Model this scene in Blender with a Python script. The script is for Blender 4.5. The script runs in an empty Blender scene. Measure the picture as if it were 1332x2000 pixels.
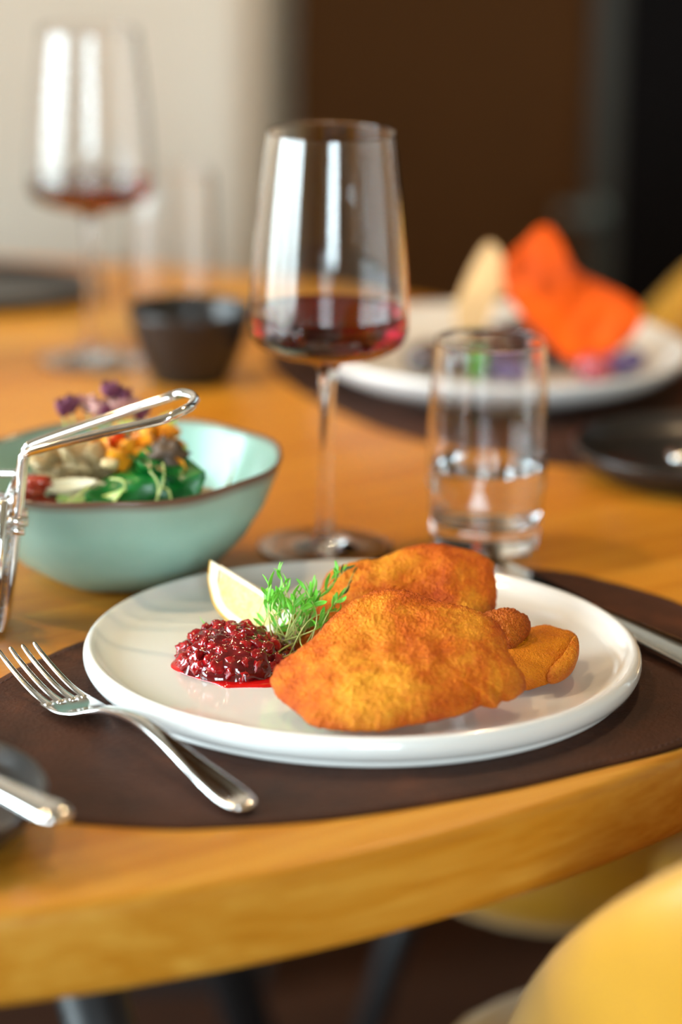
import bpy, bmesh, math, random
from mathutils import Vector, Matrix, noise
random.seed(7)
S = bpy.context.scene
C = S.collection
PI = math.pi

# ------------------------------------------------------------------ camera
CAM_H, CAM_D, PITCH, ROLL, FPX = 0.4819, 1.3595, math.radians(16.2633), math.radians(0.9257), 5584.51
_c, _s = math.cos(PITCH), math.sin(PITCH)
FW = Vector((0, _c, -_s)); _u0 = Vector((0, _s, _c)); _r0 = Vector((1, 0, 0))
RT = _r0 * math.cos(ROLL) + _u0 * math.sin(ROLL)
UP = -_r0 * math.sin(ROLL) + _u0 * math.cos(ROLL)
CP = Vector((0, -CAM_D, CAM_H))
cd = bpy.data.cameras.new('camera'); cam = bpy.data.objects.new('camera', cd); C.objects.link(cam)
cam.matrix_world = Matrix(((RT.x, UP.x, -FW.x, CP.x), (RT.y, UP.y, -FW.y, CP.y), (RT.z, UP.z, -FW.z, CP.z), (0, 0, 0, 1)))
cd.sensor_fit = 'VERTICAL'; cd.sensor_height = 36; cd.lens = FPX * 36 / 2000
cd.clip_start = 0.02
cd.dof.use_dof = True; cd.dof.focus_distance = 1.405; cd.dof.aperture_fstop = 2.7
S.camera = cam

# ------------------------------------------------------------------ world and exposure
S.view_settings.view_transform = 'Standard'; S.view_settings.look = 'None'
S.view_settings.gamma = 1.0; S.view_settings.use_curve_mapping = False
S.view_settings.exposure = 0.62
SKY = 13.0
w = bpy.data.worlds.new('overcast_sky'); S.world = w; w.use_nodes = True
nt = w.node_tree; bg = nt.nodes['Background']
tc = nt.nodes.new('ShaderNodeTexCoord'); sx = nt.nodes.new('ShaderNodeSeparateXYZ'); rp = nt.nodes.new('ShaderNodeValToRGB')
mp = nt.nodes.new('ShaderNodeMapRange'); mp.inputs[1].default_value = -1; mp.inputs[2].default_value = 1
nt.links.new(tc.outputs['Generated'], sx.inputs[0]); nt.links.new(sx.outputs[2], mp.inputs[0]); nt.links.new(mp.outputs[0], rp.inputs[0])
rp.color_ramp.elements[0].position = 0.40; rp.color_ramp.elements[0].color = (.16, .17, .13, 1)
rp.color_ramp.elements[1].position = 0.53; rp.color_ramp.elements[1].color = (.76, .93, 1.0, 1)
nt.links.new(rp.outputs[0], bg.inputs[0]); bg.inputs[1].default_value = SKY

def portal(name, loc, rot, sx_, sy_):
    l = bpy.data.lights.new(name, 'AREA'); l.shape = 'RECTANGLE'; l.size = sx_; l.size_y = sy_
    l.cycles.is_portal = True
    o = bpy.data.objects.new(name, l); C.objects.link(o); o.location = loc; o.rotation_euler = rot
    return o

# ------------------------------------------------------------------ pixel helpers (photo taken as 1332 x 2000)
def ray(px, py):
    return FW + RT * ((px - 666) / FPX) - UP * ((py - 1000) / FPX)
def at_z(px, py, z):
    d = ray(px, py); return CP + d * ((z - CP.z) / d.z)
def at_y(px, py, y):
    d = ray(px, py); return CP + d * ((y - CP.y) / d.y)
def on_plane(px, py, p0, n):
    d = ray(px, py); return CP + d * ((p0 - CP).dot(n) / d.dot(n))

# ------------------------------------------------------------------ materials
def lin(r, g, b):
    f = lambda v: (v / 255 / 12.92) if v / 255 <= .04045 else ((v / 255 + .055) / 1.055) ** 2.4
    return (f(r), f(g), f(b), 1)
class N:
    def __init__(s, name):
        s.m = bpy.data.materials.new(name); s.m.use_nodes = True; s.t = s.m.node_tree
        s.b = s.t.nodes['Principled BSDF']; s.o = s.t.nodes['Material Output']
    def n(s, typ, **kw):
        x = s.t.nodes.new('ShaderNode' + typ)
        for k, v in kw.items():
            if k in x.inputs: x.inputs[k].default_value = v
            else: setattr(x, k, v)
        return x
    def l(s, a, b): s.t.links.new(a, b)
    def set(s, **kw):
        for k, v in kw.items(): s.b.inputs[k.replace('_', ' ')].default_value = v
        return s
    def coord(s, scale=(1, 1, 1), rot=(0, 0, 0), out='Object'):
        t = s.n('TexCoord'); m = s.n('Mapping'); m.inputs['Scale'].default_value = scale; m.inputs['Rotation'].default_value = rot
        s.l(t.outputs[out], m.inputs[0]); return m.outputs[0]
    def ramp(s, fac, stops):
        r = s.n('ValToRGB'); e = r.color_ramp.elements
        while len(e) < len(stops): e.new(0.5)
        for i, (p, c) in enumerate(stops): e[i].position = p; e[i].color = c
        s.l(fac, r.inputs[0]); return r.outputs[0]
    def noise(s, vec, scale, detail=4, rough=.5, dist=0):
        x = s.n('TexNoise', Scale=scale, Detail=detail, Roughness=rough, Distortion=dist); s.l(vec, x.inputs['Vector']); return x.outputs[0]
    def bump(s, h, strength, dist):
        b = s.n('Bump', Strength=strength, Distance=dist); s.l(h, b.inputs['Height']); s.l(b.outputs[0], s.b.inputs['Normal']); return b
def plain(name, col, rough=.5, metal=0, spec=.5, var=.06, scale=40, bump=0, coat=0):
    k = N(name); v = k.coord(); f = k.noise(v, scale, 3)
    lo = tuple(c * (1 - var) for c in col[:3]) + (1,); hi = tuple(min(1, c * (1 + var)) for c in col[:3]) + (1,)
    k.l(k.ramp(f, [(.3, lo), (.7, hi)]), k.b.inputs['Base Color'])
    k.set(Roughness=rough, Metallic=metal); k.b.inputs['Specular IOR Level'].default_value = spec
    if coat: k.b.inputs['Coat Weight'].default_value = coat; k.b.inputs['Coat Roughness'].default_value = .05
    if bump: k.bump(k.noise(v, scale * 4, 3), .4, bump)
    return k.m
def glass(name, col=(1, 1, 1, 1), ior=1.5, rough=0.0):
    k = N(name); k.set(Roughness=rough, IOR=ior); k.b.inputs['Base Color'].default_value = col
    k.b.inputs['Transmission Weight'].default_value = 1; return k.m

def wood_mat(name, c0, c1, c2, ang, rough=.38, fine=1.0):
    k = N(name); v = k.coord(rot=(0, 0, -ang))
    st = k.n('Mapping'); st.inputs['Scale'].default_value = (1.4, 30, 30); k.l(v, st.inputs[0])
    f1 = k.noise(st.outputs[0], 3.2, 5, .6, .8)
    st2 = k.n('Mapping'); st2.inputs['Scale'].default_value = (6, 260, 260); k.l(v, st2.inputs[0])
    f2 = k.noise(st2.outputs[0], 1.6 * fine, 4, .65)
    # staves of slightly different tone, 11 cm wide
    sp = k.n('SeparateXYZ'); k.l(v, sp.inputs[0])
    mu = k.n('Math', operation='MULTIPLY'); mu.inputs[1].default_value = 9.0; k.l(sp.outputs[1], mu.inputs[0])
    fl = k.n('Math', operation='FLOOR'); k.l(mu.outputs[0], fl.inputs[0])
    wn = k.n('TexWhiteNoise', noise_dimensions='1D'); k.l(fl.outputs[0], wn.inputs['W'])
    mx = k.n('Math', operation='MULTIPLY_ADD'); mx.inputs[1].default_value = .32; k.l(wn.outputs[0], mx.inputs[0])
    a1 = k.n('Math', operation='MULTIPLY'); a1.inputs[1].default_value = .75; k.l(f1, a1.inputs[0]); k.l(a1.outputs[0], mx.inputs[2])
    a2 = k.n('Math', operation='MULTIPLY_ADD'); a2.inputs[1].default_value = .46; k.l(f2, a2.inputs[0]); k.l(mx.outputs[0], a2.inputs[2])
    k.l(k.ramp(a2.outputs[0], [(.44, c0), (.74, c1), (1.0, c2)]), k.b.inputs['Base Color'])
    k.set(Roughness=rough); k.b.inputs['Specular IOR Level'].default_value = .35
    k.bump(f2, .25, .0006); return k.m

M = {}
M['oak'] = wood_mat('oak_wood', lin(166, 94, 12), lin(197, 129, 32), lin(217, 158, 62), math.radians(35))
M['floor'] = wood_mat('dark_floor_wood', lin(50, 26, 15), lin(66, 38, 24), lin(84, 50, 32), math.radians(15), .5)
M['white_wall'] = plain('white_plaster', lin(186, 180, 170), .9, scale=6, var=.02)
M['cream_wall'] = plain('cream_plaster', lin(214, 200, 178), .9, scale=6, var=.02)
M['ceiling'] = plain('white_ceiling_paint', lin(225, 215, 200), .9, scale=6, var=.02)
M['brown_wall'] = plain('brown_wall_panel', lin(98, 62, 32), .9, spec=.15, scale=3, var=.05)
M['black_glass'] = plain('black_door_panel', lin(20, 16, 17), .7, spec=.1, var=.1, scale=4)
M['grey_metal'] = plain('grey_painted_metal', lin(66, 64, 58), .6, 0, var=.05)
M['satin_steel'] = plain('satin_steel', lin(118, 130, 130), .5, .2, var=.05)
M['black_metal'] = plain('black_powder_coat', lin(28, 27, 28), .45, .0, var=.1)
M['chrome'] = plain('polished_steel', (.86, .85, .84, 1), .09, 1, var=.02, scale=300)
M['porcelain'] = plain('white_porcelain', lin(233, 231, 228), .12, var=.008, scale=30, coat=.5)
M['stone_black'] = plain('black_stoneware', lin(34, 31, 30), .28, var=.15, scale=120, bump=.0002)
M['glass'] = glass('clear_glass', (1, 1, 1, 1), 1.5)
M['wine'] = glass('red_wine_liquid', (.17, .003, .010, 1), 1.34)
M['water'] = glass('still_water', (.985, .995, 1, 1), 1.333)
M['white_frame'] = plain('white_window_frame', lin(225, 225, 222), .4, var=.02)
M['amber'] = plain('lamp_shade_metal', lin(60, 52, 44), .4, .5)
k = N('bulb_glow'); k.b.inputs['Emission Color'].default_value = (1, .72, .42, 1); k.b.inputs['Emission Strength'].default_value = 160; M['bulb'] = k.m
# thin window glass
k = N('window_glass'); tr = k.n('BsdfTransparent'); gl = k.n('BsdfGlossy', Roughness=.01); fr = k.n('Fresnel', IOR=1.45); mx = k.n('MixShader')
k.l(fr.outputs[0], mx.inputs[0]); k.l(tr.outputs[0], mx.inputs[1]); k.l(gl.outputs[0], mx.inputs[2]); k.l(mx.outputs[0], k.o.inputs[0]); M['pane'] = k.m
# leather
k = N('brown_leather'); v = k.coord(); f = k.noise(v, 14, 6, .7); f2 = k.noise(v, 420, 3, .6)
k.l(k.ramp(f, [(.3, lin(44, 23, 13)), (.55, lin(66, 36, 22)), (.75, lin(92, 51, 30))]), k.b.inputs['Base Color'])
k.set(Roughness=.6); k.b.inputs['Specular IOR Level'].default_value = .16; k.bump(f2, .8, .0008); M['leather'] = k.m
M['thread'] = plain('brown_thread', lin(70, 42, 32), .8)
# yellow upholstery
k = N('yellow_velvet'); v = k.coord(); f = k.noise(v, 9, 4); f2 = k.noise(v, 900, 2)
k.l(k.ramp(f, [(.3, lin(176, 120, 4)), (.7, lin(192, 136, 10))]), k.b.inputs['Base Color'])
k.set(Roughness=.40); k.b.inputs['Specular IOR Level'].default_value = .7; k.b.inputs['Sheen Weight'].default_value = .5; k.b.inputs['Sheen Roughness'].default_value = .4
k.b.inputs['Sheen Tint'].default_value = (1, .95, .8, 1); k.bump(f2, .3, .0004); M['yellow'] = k.m
# mint ceramic, brown where the glaze thins at the rim
k = N('mint_glaze'); v = k.coord(); f = k.noise(v, 25, 4)
at = k.n('Attribute', attribute_name='rim'); mxx = k.n('Mix', data_type='RGBA')
base = k.ramp(f, [(.3, lin(148, 192, 177)), (.7, lin(166, 205, 191))]); k.l(base, mxx.inputs[6]); mxx.inputs[7].default_value = lin(104, 74, 58)
k.l(at.outputs['Fac'], mxx.inputs[0]); k.l(mxx.outputs[2], k.b.inputs['Base Color']); k.set(Roughness=.22); M['mint'] = k.m
# breadcrumb crust
def crust(name, c0, c1, c2, ce):
    k = N(name); v = k.coord(); f = k.noise(v, 26, 6, .66, .5); f2 = k.noise(v, 800, 4, .7)
    vo = k.n('TexVoronoi', Scale=1300); k.l(v, vo.inputs['Vector'])
    ad = k.n('Math', operation='MULTIPLY_ADD'); ad.inputs[1].default_value = .42; k.l(f2, ad.inputs[0]); k.l(f, ad.inputs[2])
    col = k.ramp(ad.outputs[0], [(.50, c0), (.68, c1), (.88, c2)])
    at = k.n('Attribute', attribute_name='edge'); m2 = k.n('Mix', data_type='RGBA'); k.l(at.outputs['Fac'], m2.inputs[0]); k.l(col, m2.inputs[6]); m2.inputs[7].default_value = ce
    k.l(m2.outputs[2], k.b.inputs['Base Color']); k.set(Roughness=.5); k.b.inputs['Specular IOR Level'].default_value = .28
    hb = k.n('Math', operation='ADD'); k.l(vo.outputs['Distance'], hb.inputs[0]); k.l(f2, hb.inputs[1]); k.bump(hb.outputs[0], .8, .0008)
    k.b.inputs['Subsurface Weight'].default_value = .08; k.b.inputs['Subsurface Radius'].default_value = (.003, .0015, .0005)
    return k.m
M['crust'] = crust('golden_breadcrumb_crust', lin(172, 60, 0), lin(214, 103, 0), lin(240, 160, 34), lin(156, 48, 0))
M['crust_dark'] = crust('brown_breadcrumb_crust', lin(140, 54, 4), lin(186, 88, 8), lin(212, 122, 30), lin(130, 46, 4))
M['crust_pale'] = crust('yellow_breadcrumb_crust', lin(186, 92, 0), lin(212, 120, 0), lin(226, 142, 8), lin(180, 60, 0))
def juicy(name, col, col2, rough=.12, scale=160, sss=.0):
    k = N(name); v = k.coord(); f = k.noise(v, scale, 4)
    k.l(k.ramp(f, [(.3, col), (.7, col2)]), k.b.inputs['Base Color']); k.set(Roughness=rough); k.b.inputs['Coat Weight'].default_value = .6; k.b.inputs['Coat Roughness'].default_value = .04
    if sss: k.b.inputs['Subsurface Weight'].default_value = sss; k.b.inputs['Subsurface Radius'].default_value = (.004, .001, .001)
    return k.m
M['berry'] = juicy('lingonberry_red', lin(104, 5, 12), lin(176, 14, 20))
M['jam'] = juicy('berry_jam', lin(70, 6, 12), lin(128, 16, 22), .08, 90)
M['juice'] = juicy('red_berry_juice', lin(190, 8, 10), lin(212, 20, 16), .05, 60)
def leafmat(name, a, b, rough=.4, trans=.25):
    k = N(name); v = k.coord(); f = k.noise(v, 120, 3); k.l(k.ramp(f, [(.3, a), (.7, b)]), k.b.inputs['Base Color']); k.set(Roughness=rough)
    k.b.inputs['Subsurface Weight'].default_value = trans; k.b.inputs['Subsurface Radius'].default_value = (.002, .003, .0008); return k.m
M['cress'] = leafmat('fresh_cress_green', lin(96, 186, 44), lin(140, 214, 80))
M['cress_dark'] = leafmat('dark_herb_green', lin(50, 84, 40), lin(80, 120, 56))
M['stem'] = leafmat('pale_green_stem', lin(176, 192, 104), lin(206, 204, 130))
M['spinach'] = leafmat('deep_green_leaf', lin(6, 78, 26), lin(18, 116, 40), .3)
M['lime_leaf'] = leafmat('pale_lettuce', lin(160, 184, 84), lin(196, 206, 120))
M['brown_leaf'] = leafmat('bronze_leaf', lin(58, 34, 26), lin(88, 52, 36))
M['orange_petal'] = leafmat('orange_petal', lin(226, 130, 14), lin(240, 164, 34))
M['red_petal'] = leafmat('red_petal', lin(206, 40, 12), lin(232, 84, 20))
M['purple_petal'] = leafmat('dried_purple_petal', lin(92, 34, 62), lin(136, 72, 100), .6)
M['pink_petal'] = leafmat('dusty_pink_petal', lin(186, 132, 130), lin(206, 160, 150), .6)
M['seed'] = plain('beige_grain', lin(206, 178, 128), .6, var=.15, scale=200)
M['mushroom'] = plain('mushroom_slice', lin(166, 142, 100), .5, var=.12, scale=120)
M['pale_slice'] = plain('pale_vegetable_shaving', lin(196, 182, 148), .4, var=.05)
M['dark_bit'] = plain('dark_brown_mushroom', lin(84, 62, 44), .5, var=.3, scale=150)
M['tomato'] = juicy('tomato_red', lin(128, 22, 14), lin(176, 64, 40))
M['fry'] = crust('golden_fry', lin(214, 130, 20), lin(232, 160, 40), lin(240, 184, 74), lin(200, 110, 20))
M['orange_crisp'] = plain('orange_crisp_sheet', lin(226, 80, 0), .65, spec=.2, var=.45, scale=22, bump=.0006)
M['tan_crisp'] = plain('tan_crisp_sheet', lin(226, 184, 128), .55, var=.1, scale=40, bump=.0004)
M['meat'] = juicy('dark_braised_meat', lin(40, 20, 20), lin(64, 32, 30), .35)
M['blueberry'] = juicy('purple_berry', lin(52, 40, 92), lin(104, 90, 150), .35)
M['redberry'] = juicy('red_pickled_berry', lin(136, 30, 44), lin(170, 60, 70), .3)
M['sprout'] = leafmat('bright_green_stalk', lin(70, 170, 40), lin(110, 200, 70))
# lemon
M['rind'] = plain('lemon_rind', lin(232, 176, 46), .35, var=.08, scale=300, bump=.0004)
M['pith'] = plain('lemon_pith', lin(244, 236, 214), .6, var=.03)
k = N('lemon_flesh'); v = k.coord(); f = k.noise(v, 260, 3, .5, 1.5)
k.l(k.ramp(f, [(.3, lin(238, 206, 126)), (.7, lin(245, 224, 164))]), k.b.inputs['Base Color']); k.set(Roughness=.14); k.bump(f, .4, .0006)
k.b.inputs['Subsurface Weight'].default_value = .35; k.b.inputs['Subsurface Radius'].default_value = (.006, .004, .001); M['flesh'] = k.m

# ------------------------------------------------------------------ mesh helpers
def tag(o, label=None, cat=None, group=None, kind=None):
    if label: o['label'] = label
    if cat: o['category'] = cat
    if group: o['group'] = group
    if kind: o['kind'] = kind
    return o
def mesh(name, vs, fs, mat, parent=None, smooth=True, mod=None):
    me = bpy.data.meshes.new(name); me.from_pydata([tuple(v) for v in vs], [], fs)
    bm = bmesh.new(); bm.from_mesh(me); bmesh.ops.recalc_face_normals(bm, faces=bm.faces); bm.to_mesh(me); bm.free()
    if smooth: me.polygons.foreach_set('use_smooth', [True] * len(me.polygons))
    me.materials.append(M[mat] if isinstance(mat, str) else mat)
    o = bpy.data.objects.new(name, me); C.objects.link(o); o.parent = parent
    return o
def empty(name, loc=(0, 0, 0), rz=0, **kw):
    o = bpy.data.objects.new(name, None); C.objects.link(o); o.location = loc; o.rotation_euler = (0, 0, rz); o.empty_display_size = .02
    return tag(o, **kw)
def copy_tree(o, parent=None):
    c = o.copy(); C.objects.link(c); c.parent = parent
    for ch in list(o.children): copy_tree(ch, c)
    return c
def lathe_vf(prof, seg=64, wob=None):
    vs, fs, idx = [], [], []
    for (r, z) in prof:
        if r <= 1e-7: idx.append([len(vs)]); vs.append((0, 0, z))
        else:
            row = []
            for j in range(seg):
                a = 2 * PI * j / seg; x, y, zz = r * math.cos(a), r * math.sin(a), z
                if wob: x, y, zz = wob(a, r, x, y, zz)
                row.append(len(vs)); vs.append((x, y, zz))
            idx.append(row)
    for a, b in zip(idx, idx[1:]):
        if len(a) == 1 and len(b) == 1: continue
        for j in range(seg):
            j2 = (j + 1) % seg
            if len(a) == 1: fs.append((a[0], b[j], b[j2]))
            elif len(b) == 1: fs.append((a[j], b[0], a[j2]))
            else: fs.append((a[j], b[j], b[j2], a[j2]))
    return vs, fs
def tight(prof, g=.0005):
    out = []
    for a, b in zip(prof, prof[1:]):
        d = math.hypot(b[0] - a[0], b[1] - a[1]); out.append(a)
        if d > 3 * g:
            for t in (g / d, 1 - g / d): out.append((a[0] + (b[0] - a[0]) * t, a[1] + (b[1] - a[1]) * t))
    return out + [prof[-1]]
def dense(prof, n=5):
    # smooth a hand-set profile so that curved glass refracts evenly
    P = smooth_path([(r, 0, z) for r, z in prof], n)
    return [(max(0, p.x), p.z) for p in P]
def lathe(name, prof, mat, parent=None, seg=64, wob=None):
    return mesh(name, *lathe_vf(prof, seg, wob), mat, parent)
def smooth_path(pts, n=8, closed=False):
    P = [Vector(p) for p in pts]; out = []; m = len(P)
    rng = range(m if closed else m - 1)
    for i in rng:
        g = (lambda q: P[q % m]) if closed else (lambda q: P[max(0, min(m - 1, q))])
        p0, p1, p2, p3 = g(i - 1), g(i), g(i + 1), g(i + 2)
        for s in range(n):
            t = s / n; out.append(.5 * ((2 * p1) + (p2 - p0) * t + (2 * p0 - 5 * p1 + 4 * p2 - p3) * t * t + (3 * p1 - p0 - 3 * p2 + p3) * t ** 3))
    if not closed: out.append(P[-1])
    return out
def tube_vf(pts, rad, seg=10, closed=False):
    P = [Vector(p) for p in pts]; n = len(P); vs, fs = [], []
    R = rad if callable(rad) else (lambda t: rad)
    up = Vector((.13, .21, .97)).normalized(); prev = None
    for i, p in enumerate(P):
        a = P[(i - 1) % n] if (closed or i > 0) else p; b = P[(i + 1) % n] if (closed or i < n - 1) else p
        t = (b - a).normalized()
        u = (prev - t * prev.dot(t)) if prev else (up - t * up.dot(t))
        if u.length < 1e-5: u = t.orthogonal()
        u.normalize(); prev = u; q = t.cross(u); r = R(i / max(1, n - 1))
        for j in range(seg):
            an = 2 * PI * j / seg; vs.append(p + u * (r * math.cos(an)) + q * (r * math.sin(an)))
    for i in range(n if closed else n - 1):
        i2 = (i + 1) % n
        for j in range(seg):
            j2 = (j + 1) % seg; fs.append((i * seg + j, i * seg + j2, i2 * seg + j2, i2 * seg + j))
    if not closed:
        fs.append(tuple(range(seg))); fs.append(tuple((n - 1) * seg + j for j in range(seg)))
    return vs, fs
def tube(name, pts, rad, mat, parent=None, seg=10, closed=False):
    return mesh(name, *tube_vf(pts, rad, seg, closed), mat, parent)
def merge(parts):
    vs, fs = [], []
    for v, f in parts:
        o = len(vs); vs += list(v); fs += [tuple(i + o for i in q) for q in f]
    return vs, fs
def box_vf(x0, x1, y0, y1, z0, z1):
    v = [(x, y, z) for x in (x0, x1) for y in (y0, y1) for z in (z0, z1)]
    return v, [(0, 1, 3, 2), (4, 6, 7, 5), (0, 4, 5, 1), (2, 3, 7, 6), (0, 2, 6, 4), (1, 5, 7, 3)]
def bevel(o, w, seg=3):
    m = o.modifiers.new('bevel', 'BEVEL'); m.width = w; m.segments = seg; m.limit_method = 'ANGLE'; return o
def blob_vf(r, seg=14, rings=9, amp=.12, freq=2.0, seed=0, sc=(1, 1, 1)):
    vs, fs = lathe_vf([(r * math.sin(PI * i / rings), -r * math.cos(PI * i / rings)) for i in range(rings + 1)], seg)
    out = []
    for v in vs:
        v = Vector(v); d = v.normalized(); k_ = 1 + amp * noise.noise(d * freq + Vector((seed * 7.3, seed * 3.1, seed)))
        out.append(Vector((v.x * sc[0], v.y * sc[1], v.z * sc[2])) * k_)
    return out, fs
def leaf_vf(L, Wd, curl=.3, cup=.2, nu=8, nv=4, thick=.00025, wave=0, seed=0):
    vs, fs = [], []
    for side in (1, -1):
        o = len(vs)
        for i in range(nu + 1):
            t = i / nu; wd = Wd * math.sin(PI * min(1, t * .94 + .03)) ** .8 * (1 - .25 * t)
            for j in range(nv + 1):
                s = j / nv * 2 - 1
                a = curl * t
                x = L * (math.sin(a) / a if abs(a) > 1e-4 else 1) * t
                z = L * t * (1 - math.cos(a)) / max(a, 1e-4) if abs(a) > 1e-4 else 0
                z += cup * wd * s * s + wave * Wd * noise.noise(Vector((t * 3, s * 1.5, seed * 5.5)))
                vs.append((x, wd * .5 * s, z + side * thick * .5))
        for i in range(nu):
            for j in range(nv):
                a = o + i * (nv + 1) + j; q = (a, a + 1, a + nv + 2, a + nv + 1); fs.append(q if side > 0 else q[::-1])
    n1 = (nu + 1) * (nv + 1)
    ring = [i * (nv + 1) for i in range(nu + 1)] + [nu * (nv + 1) + j for j in range(1, nv + 1)] + [i * (nv + 1) + nv for i in range(nu - 1, -1, -1)] + list(range(nv - 1, 0, -1))
    for a, b in zip(ring, ring[1:] + ring[:1]): fs.append((a, b, b + n1, a + n1))
    return vs, fs
def orient(loc, dirv, roll=0):
    d = Vector(dirv).normalized(); q = d.to_track_quat('X', 'Z'); return Matrix.Translation(loc) @ q.to_matrix().to_4x4() @ Matrix.Rotation(roll, 4, 'X')

# ------------------------------------------------------------------ room
FL, CE = -0.75, 2.0
X0, X1, Y0, Y1 = -2.6, 2.6, -3.4, 2.2
TC = Vector((-.3535, .3655, 0)); TR = .6965
def struct(name, vf, mat, smooth=False, label=None): 
    o = mesh(name, *vf, mat, None, smooth); return tag(o, label=label, kind='structure')
struct('floor', box_vf(X0 - .1, X1 + .1, Y0 - .1, Y1 + .1, FL - .05, FL), 'floor', label='dark brown wooden floor under the table')
struct('ceiling', box_vf(X0 - .1, X1 + .1, Y0 - .1, Y1 + .1, CE, CE + .05), 'ceiling', label='pale ceiling above the dining room')
DX = .300
struct('wall_back', box_vf(-.9, DX, Y1, Y1 + .1, FL, CE), 'brown_wall', label='dark brown wall behind the table')
struct('wall_right', box_vf(X1, X1 + .1, Y0, Y1, FL, CE), 'cream_wall', label='cream side wall beyond the frame')
# pale projecting wall with a rounded corner, left
vs = []; rc = .045
pts = [(X0, 1.2), (-.068 - rc, 1.2)] + [(-.068 - rc + rc * math.sin(a), 1.2 + rc - rc * math.cos(a)) for a in [i * PI / 2 / 10 for i in range(1, 11)]] + [(-.068, Y1 + .1), (X0, Y1 + .1)]
for z in (FL, CE): vs += [(x, y, z) for x, y in pts]
n = len(pts); fs = [(i, (i + 1) % n, (i + 1) % n + n, i + n) for i in range(n)] + [tuple(range(n)), tuple(range(n, 2 * n))]
o = struct('wall_left_projection', (vs, fs), 'white_wall', True, 'off-white projecting wall with rounded corner behind the far wine glass')
o.modifiers.new('split', 'EDGE_SPLIT').split_angle = math.radians(40)
bb_ = struct('baseboard_back', box_vf(X0, -.068, 1.185, 1.2, FL, FL + .14), 'black_metal', label='dark baseboard along the off-white wall')
# windows: openings in the left wall and in the wall behind the camera
WL = (-2.2, .80, -.35, 1.60)      # y0 y1 z0 z1
WB = (-.30, .95, .0, 1.50)       # x0 x1 z0 z1
struct('wall_left', merge([box_vf(X0 - .1, X0, Y0, WL[0], FL, CE), box_vf(X0 - .1, X0, WL[1], 1.2, FL, CE), box_vf(X0 - .1, X0, WL[0], WL[1], FL, WL[2]), box_vf(X0 - .1, X0, WL[0], WL[1], WL[3], CE)]), 'cream_wall', label='cream wall with a wide window')
struct('wall_front', merge([box_vf(X0, WB[0], Y0 - .1, Y0, FL, CE), box_vf(WB[1], X1, Y0 - .1, Y0, FL, CE), box_vf(WB[0], WB[1], Y0 - .1, Y0, FL, WB[2]), box_vf(WB[0], WB[1], Y0 - .1, Y0, WB[3], CE)]), 'cream_wall', label='cream wall with a window opposite the brown wall')
def window(name, a0, a1, z0, z1, axis, pos, nmul, label):
    r = empty(name, label=label, kind='structure')
    def B(a, b, c, d): return box_vf(pos - .07, pos - .02, a, b, c, d) if axis == 'x' else box_vf(a, b, pos - .07, pos - .02, c, d)
    fw = .05; parts = [B(a0, a1, z0, z0 + fw), B(a0, a1, z1 - fw, z1), B(a0, a0 + fw, z0, z1), B(a1 - fw, a1, z0, z1)]
    mesh('window_frame', *merge(parts), 'white_frame', r, False)
    st = (a1 - a0) / (nmul + 1)
    for i in range(1, nmul + 1): mesh('mullion', *B(a0 + st * i - .035, a0 + st * i + .035, z0 + fw, z1 - fw), 'white_frame', r, False)
    for i in range(nmul + 1):
        p = pos - .045; q = ((p, p + .004), (a0 + st * i + .036, a0 + st * (i + 1) - .036))
        mesh('pane', *(box_vf(*q[0], *q[1], z0 + fw, z1 - fw) if axis == 'x' else box_vf(*q[1], *q[0], z0 + fw, z1 - fw)), 'pane', r, False)
window('window_1', *WL, 'x', X0, 2, 'wide three-pane window in the left wall')
window('window_2', *WB, 'y', Y0, 1, 'two-pane window opposite the brown wall')
portal('window_light_1', (X0 - .09, (WL[0] + WL[1]) / 2, (WL[2] + WL[3]) / 2), (0, -PI / 2, 0), WL[3] - WL[2], WL[1] - WL[0])
portal('window_light_2', ((WB[0] + WB[1]) / 2, Y0 - .09, (WB[2] + WB[3]) / 2), (PI / 2, 0, 0), WB[1] - WB[0], WB[3] - WB[2])
# dark door with grey frame post, right
d = empty('door_1', label='black door with grey metal frame post beside the brown wall', kind='structure')
mesh('door_leaf', *box_vf(DX + .038, X1, Y1 + .02, Y1 + .07, FL, CE), 'black_glass', d, False)
bevel(mesh('door_post', *box_vf(DX, DX + .036, Y1 - .03, Y1 + .1, FL, CE), 'grey_metal', d, False), .004)
hz = -.15
hd = tube('door_handle', smooth_path([(.300, Y1 - .03, hz), (.300, Y1 - .075, hz), (.292, Y1 - .09, hz + .004), (.262, Y1 - .09, hz + .006)], 5), .008, 'satin_steel', d, 12)
lathe_vs, lathe_fs = lathe_vf([(0, 0), (.013, 0), (.014, .004), (.013, .008), (0, .009)], 24)
mesh('handle_rosette', [(.312 + v[0], Y1 - .03 - v[2], hz + v[1]) for v in lathe_vs], lathe_fs, 'satin_steel', d)

# ------------------------------------------------------------------ pendant lamps (above the frame)
def pendant(x, y, z, label):
    r = empty('pendant_lamp', (x, y, z), label=label, cat='lamp', group='pendant lamps over the table')
    lathe('lamp_shade', [(.012, .16), (.03, .15), (.07, .10), (.10, .02), (.102, 0), (.099, 0), (.097, .02), (.067, .097), (.028, .146), (.012, .156)], 'amber', r, 32)
    tube('cord', [(0, 0, .15), (0, 0, CE - z)], .003, 'black_metal', r, 6)
    b = mesh('bulb', *blob_vf(.028, 16, 10, 0), 'bulb', r); b.location = (0, 0, .05)
    l = bpy.data.lights.new('bulb_light', 'POINT'); l.energy = 4; l.color = (1, .66, .34); l.shadow_soft_size = .028
    lo = bpy.data.objects.new('bulb_light', l); C.objects.link(lo); lo.parent = r; lo.location = (0, 0, .012)
for x, y in ((-.95, .05), (-.35, .40), (.30, .62)):
    pendant(x, y, .95, 'dark metal pendant lamp hanging over the round table')

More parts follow.
